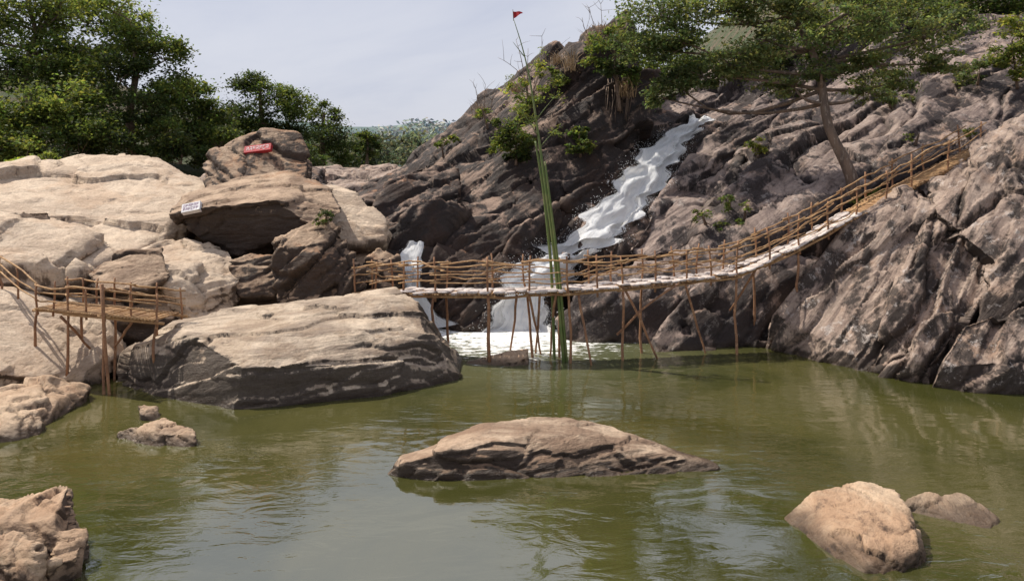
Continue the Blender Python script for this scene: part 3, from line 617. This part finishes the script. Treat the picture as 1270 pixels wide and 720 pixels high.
def onrock(u,v):
    h=look(u,v); return h[0] if h else Vector(S(u,v,40))
def shrub(name,u,v,blobs,size=.09,base=None,r0=.06,subr=.36):
    p=onrock(*(base or (u,v))); d=p.y-.3
    tree(name,[tuple(p),tuple((np.array(p)+np.array(S(u,v,d)))/2),S(u,v,d)],[(S(a,b,d+rng.uniform(-.4,.4)),(r,r,r*.8),n,c) for a,b,r,n,c in blobs],r0,size=size,sub=8,subr=subr)
shrub('small_tree',762,60,[(745,55,.9,900,GM),(775,62,1.,1100,GM),(760,85,.9,900,GD),(785,90,.7,600,GM),(735,75,.5,250,GL),(768,35,.6,350,GL)],base=(768,138),r0=.1)
shrub('shrub',640,165,[(635,165,.9,1300,GM),(655,178,.8,1000,GM),(622,182,.7,800,GL),(650,140,.6,450,GL),(640,195,.6,600,GD)],base=(640,205))
shrub('shrub',662,118,[(660,118,.8,420,GL),(680,100,.7,300,GL),(640,105,.7,220,GY),(668,85,.6,140,GY)],base=(665,160))
shrub('shrub',718,168,[(715,165,.55,600,GM),(728,180,.5,500,GL),(712,185,.4,300,GM)],base=(720,195))
shrub('shrub',598,135,[(600,140,.5,220,GL),(612,150,.4,160,GM)],base=(605,160))
shrub('shrub',938,180,[(938,178,.5,420,GY),(945,188,.4,250,GY)],base=(940,195),size=.07)
shrub('shrub',1078,245,[(1075,243,.45,520,GY),(1060,252,.35,300,GY),(1092,238,.3,200,GL)],base=(1075,256),size=.06)
shrub('shrub',1203,162,[(1203,163,.3,200,GY)],base=(1203,172),size=.06)
shrub('shrub',872,268,[(870,268,.4,240,GL),(895,282,.35,200,GM)],base=(875,278),size=.06)
shrub('shrub',925,262,[(925,255,.3,120,GL),(918,275,.3,120,GM)],base=(922,275),size=.06)
shrub('shrub',405,268,[(405,268,.3,260,GD),(398,276,.25,180,GM)],base=(404,276),size=.05)
shrub('shrub',690,95,[(688,90,.5,300,GM),(700,100,.4,200,GL)],base=(690,110))
shrub('shrub',548,182,[(548,178,.4,220,GM),(560,172,.35,160,GL)],base=(550,195))
shrub('shrub',905,250,[(905,246,.35,160,GM),(900,256,.3,120,GL)],base=(905,258),size=.06)
shrub('shrub',1100,120,[(1100,118,.7,420,GR),(1120,125,.6,300,GR2)],base=(1105,135))
shrub('shrub',1215,90,[(1215,85,.8,500,GR),(1195,95,.6,300,GR)],base=(1212,105))
shrub('shrub',1255,50,[(1262,30,.9,900,GY),(1250,60,.8,800,GL),(1268,85,.8,800,GY),(1240,75,.6,400,GL),(1290,50,1.,700,GL)],base=(1262,110))
shrub('shrub',1140,165,[(1130,170,.3,80,GL)],base=(1135,180),size=.06)
bush('hilltop_trees',[(800,95,52,2.,2000,GM),(870,85,55,2.4,2200,GD),(940,70,50,2.6,2400,GD),(1010,35,48,2.6,2400,GM),(1090,0,48,2.8,2600,GM),(1180,-5,48,2.8,2600,GM),(830,60,58,2.6,2000,GM),(1240,0,48,2.2,1800,GM)],.14)
M_dry=simplemat('dry_grass',(.45,.32,.18),(.30,.20,.11),6)
def tuft(u,v,hgt,n=90,name='dry_grass_tuft',w=.4):
    p=np.array(onrock(u,v)); Vv=[];Ff=[]
    for i in range(n):
        b=p+rng.normal(0,w*.5,3)*[1,1,.3]; d=rng.normal(0,.28,3); d[2]=1; L_=hgt*rng.uniform(.5,1.1)
        s=np.array([.018,.0,0]) if i%2 else np.array([0,.018,0]); m_=b+d*L_*.6; t_=b+d*L_+np.array([d[0],d[1],-.15])*L_*.5
        o_=len(Vv); Vv+=[tuple(b-s),tuple(b+s),tuple(m_+s*.8),tuple(m_-s*.8),tuple(t_)]; Ff+=[[o_,o_+1,o_+2,o_+3],[o_+3,o_+2,o_+4]]
    obj_from(name,Vv,Ff,M_dry)
for a in [(708,88,1.4),(735,60,1.2),(597,145,1.),(765,45,.9),(750,42,.7),(690,80,.8),(775,120,1.1),(640,115,.8),(1245,80,.8)]: tuft(*a)
T=Tubes()
for i in range(22):
    u=rng.uniform(752,782); p=onrock(u,105+rng.uniform(-8,8)); q=onrock(u+rng.uniform(-6,4),140+rng.uniform(-8,14))
    T.add(curve(np.array(p)-[0,.12,0],np.array(q)-[0,.12,0],.05,6),[.03,.012],4)
T.make('hanging_roots',M_bark)
def baretree(name,base,tips,r=.05):
    T=Tubes(); p=np.array(onrock(*base)); d=p[1]
    for u,v in tips:
        q=np.array(S(u,v,d+rng.uniform(-.4,.4))); c=curve(p,q,.1,8); T.add(c,[r,.01],5)
        for j in range(7):
            i_=rng.integers(2,8); e_=c[i_]+rng.normal(0,.4,3)+np.array([0,0,.35]); T.add(curve(c[i_],e_,.1,4),[.014,.005],3)
    T.make(name,M_bark)
baretree('bare_shrub',(655,130),[(640,50),(655,60),(672,45),(690,62),(625,75)],.035)
baretree('bare_shrub',(745,60),[(730,10),(745,5),(722,22)],.03)
baretree('bare_shrub',(603,150),[(590,110),(602,105),(612,112)],.025)

# ---------------------------------------------------------------- flag pole of tied green bamboo
fp=empty('bamboo_flag_pole'); T=Tubes()
b0=np.array(S(700,448,25.8)); b0[2]=-.4
def bez(pts,n=26):
    pts=np.array(pts,float); t=np.linspace(0,len(pts)-1,n); c=np.stack([np.interp(t,range(len(pts)),pts[:,j]) for j in range(3)],1)
    for _ in range(4): c[1:-1]=(c[:-2]+2*c[1:-1]+c[2:])/4
    return c
T.add(bez([b0,S(690,330,25.6),S(678,240,25.6),S(668,170,25.6),S(658,100,25.7),S(648,58,25.8),S(637,24,25.9)]),[.062,.055,.045,.024,.010],8)
b1=np.array(S(688,440,26.3)); b1[2]=-.4
T.add(bez([b1,S(684,330,25.75),S(674,235,25.75),S(664,175,25.7)]),[.055,.05,.035],8)
b2=np.array(S(704,447,25.9)); b2[2]=-.4
T.add(bez([b2,S(694,340,25.5),S(683,255,25.5),S(676,200,25.5)]),[.05,.045,.03],8)
for u,v,w,x in [(668,170,640,130),(664,150,690,118),(660,118,632,95),(655,92,672,60),(668,185,690,160),(650,70,636,52)]:
    T.add(curve(S(u,v,25.6),S(w,x,25.6+rng.uniform(-.5,.5)),.08,5),[.018,.006],4)
T.make('bamboo_stems',M_green,fp)
leaves('bamboo_leaves',[(S(u,v,25.6),r,n,GL) for u,v,r,n in [(640,132,.35,90),(690,120,.3,60),(632,98,.25,40),(672,64,.22,30),(690,162,.3,90),(655,150,.4,120)]],fp,.06,asp=.25)
M_red=simplemat('red_cloth',(.55,.03,.04),(.40,.02,.03),5)
a=np.array(S(636.5,14,25.9)); fl=[];ff=[]
T=Tubes(); T.add([S(637,26,25.9),S(636,12,25.9)],[.012,.01],5); T.make('tip',M_bark,fp)
for i in range(9):
    t=i/8; w=.07*math.sin(t*7); fl+=[tuple(a+[-.02-.0+t*.34,w,-.03*t]),tuple(a+[t*.34,w,-.26*(1-t)-.06*t])]
for i in range(8): ff.append([2*i,2*i+2,2*i+3,2*i+1])
obj_from('red_flag',fl,ff,M_red,True,fp)

# ---------------------------------------------------------------- signs on boulders
def sign(name,u,v,w,hh,bg,fg,tilt,rows=1,cols=7):
    h=look(u,v); p=h[0]; n=Vector((h[1].x*.2-.15,-.8,.55)).normalized()
    e=empty(name); x=Vector((0,0,1)).cross(n).normalized(); y=n.cross(x)
    X=x*math.cos(tilt)+y*math.sin(tilt); Y_=-x*math.sin(tilt)+y*math.cos(tilt)
    m1=simplemat(name+'_paint',bg,tuple(c*.8 for c in bg),4,.6); m2=simplemat(name+'_lettering',fg,fg,4,.6)
    def quad(cx,cy,a,b,off,th=.02): 
        c=p+n*(.16+off)+X*cx+Y_*cy; r=[c+X*sx*a+Y_*sy*b+n*z for z in(-th,0) for sx,sy in((-1,-1),(1,-1),(1,1),(-1,1))]
        return [tuple(q) for q in r]
    bf=[[0,3,2,1],[4,5,6,7],[0,1,5,4],[1,2,6,5],[2,3,7,6],[3,0,4,7]]
    obj_from('board',quad(0,0,w/2,hh/2,0,.2),bf,m1,False,e)
    V=[];Fc=[]
    for r in range(rows):
        for c in range(cols):
            cx=(c+.5)/cols*w*.86-w*.43; cy=((r+.5)/rows-.5)*hh*.8; s=w/cols*.34; g=hh/rows*.26
            for q in [(0,g,s,g*.16),(s*.7*random.choice((-1,1)),0,s*.16,g),(0,-g*random.choice((0,1)),s*.8,g*.16),(-s*.7,-g*.4,s*.16,g*.5)]:
                o_=len(V); V+=quad(cx+q[0],cy+q[1],q[2],q[3],.008,.006); Fc+=[[i_+o_ for i_ in f] for f in bf]
    obj_from('lettering',V,Fc,m2,False,e)
sign('painted_notice',321,186,1.25,.36,(.50,.03,.04),(.75,.70,.68),.15)
sign('white_notice_board',239,259,.74,.40,(.82,.80,.80),(.25,.10,.22),.25,2,6)

# ---------------------------------------------------------------- light, sky, camera
AZ=math.radians(-70); EL=math.radians(56)   # azimuth from +Y toward +X
w=bpy.data.worlds.new('World'); scene.world=w; w.use_nodes=True; nt=w.node_tree; nt.nodes.clear(); k=N(nt)
sky=k.n('ShaderNodeTexSky',sky_type='NISHITA'); sky.sun_disc=False; sky.sun_elevation=EL; sky.sun_rotation=AZ; sky.dust_density=3.; sky.air_density=1.2
P=k.n('ShaderNodeTexCoord').outputs['Generated']
cn=k.noise(k.mapping(P,(0,0,.4),(1,1,3.2)),1.7,6,.55,.5)
cc=k.mix(k.ramp(cn,.35,.65),(4.5,4.75,5.8,1),(5.7,5.8,6.5,1))
col=k.mix(.85,sky.outputs[0],cc)
bg=k.n('ShaderNodeBackground'); k.put(bg.inputs[0],col); bg.inputs[1].default_value=.125
o=k.n('ShaderNodeOutputWorld'); nt.links.new(bg.outputs[0],o.inputs[0])
sd=bpy.data.lights.new('sun','SUN'); sd.energy=5.0; sd.angle=math.radians(.6); sd.color=(1,.93,.82)
so=bpy.data.objects.new('sun',sd); scene.collection.objects.link(so)
dv=Vector((math.sin(AZ)*math.cos(EL),math.cos(AZ)*math.cos(EL),math.sin(EL))); so.rotation_euler=dv.to_track_quat('Z','Y').to_euler()
cd=bpy.data.cameras.new('camera'); cd.sensor_width=36; cd.lens=36*F/1270; cd.shift_y=-125/1270; cd.clip_end=5000; cd.clip_start=.1
co=bpy.data.objects.new('camera',cd); co.location=(0,0,HC); co.rotation_euler=(math.pi/2,0,0); scene.collection.objects.link(co); scene.camera=co
scene.view_settings.view_transform='Standard'; scene.view_settings.look='None'; scene.view_settings.exposure=0
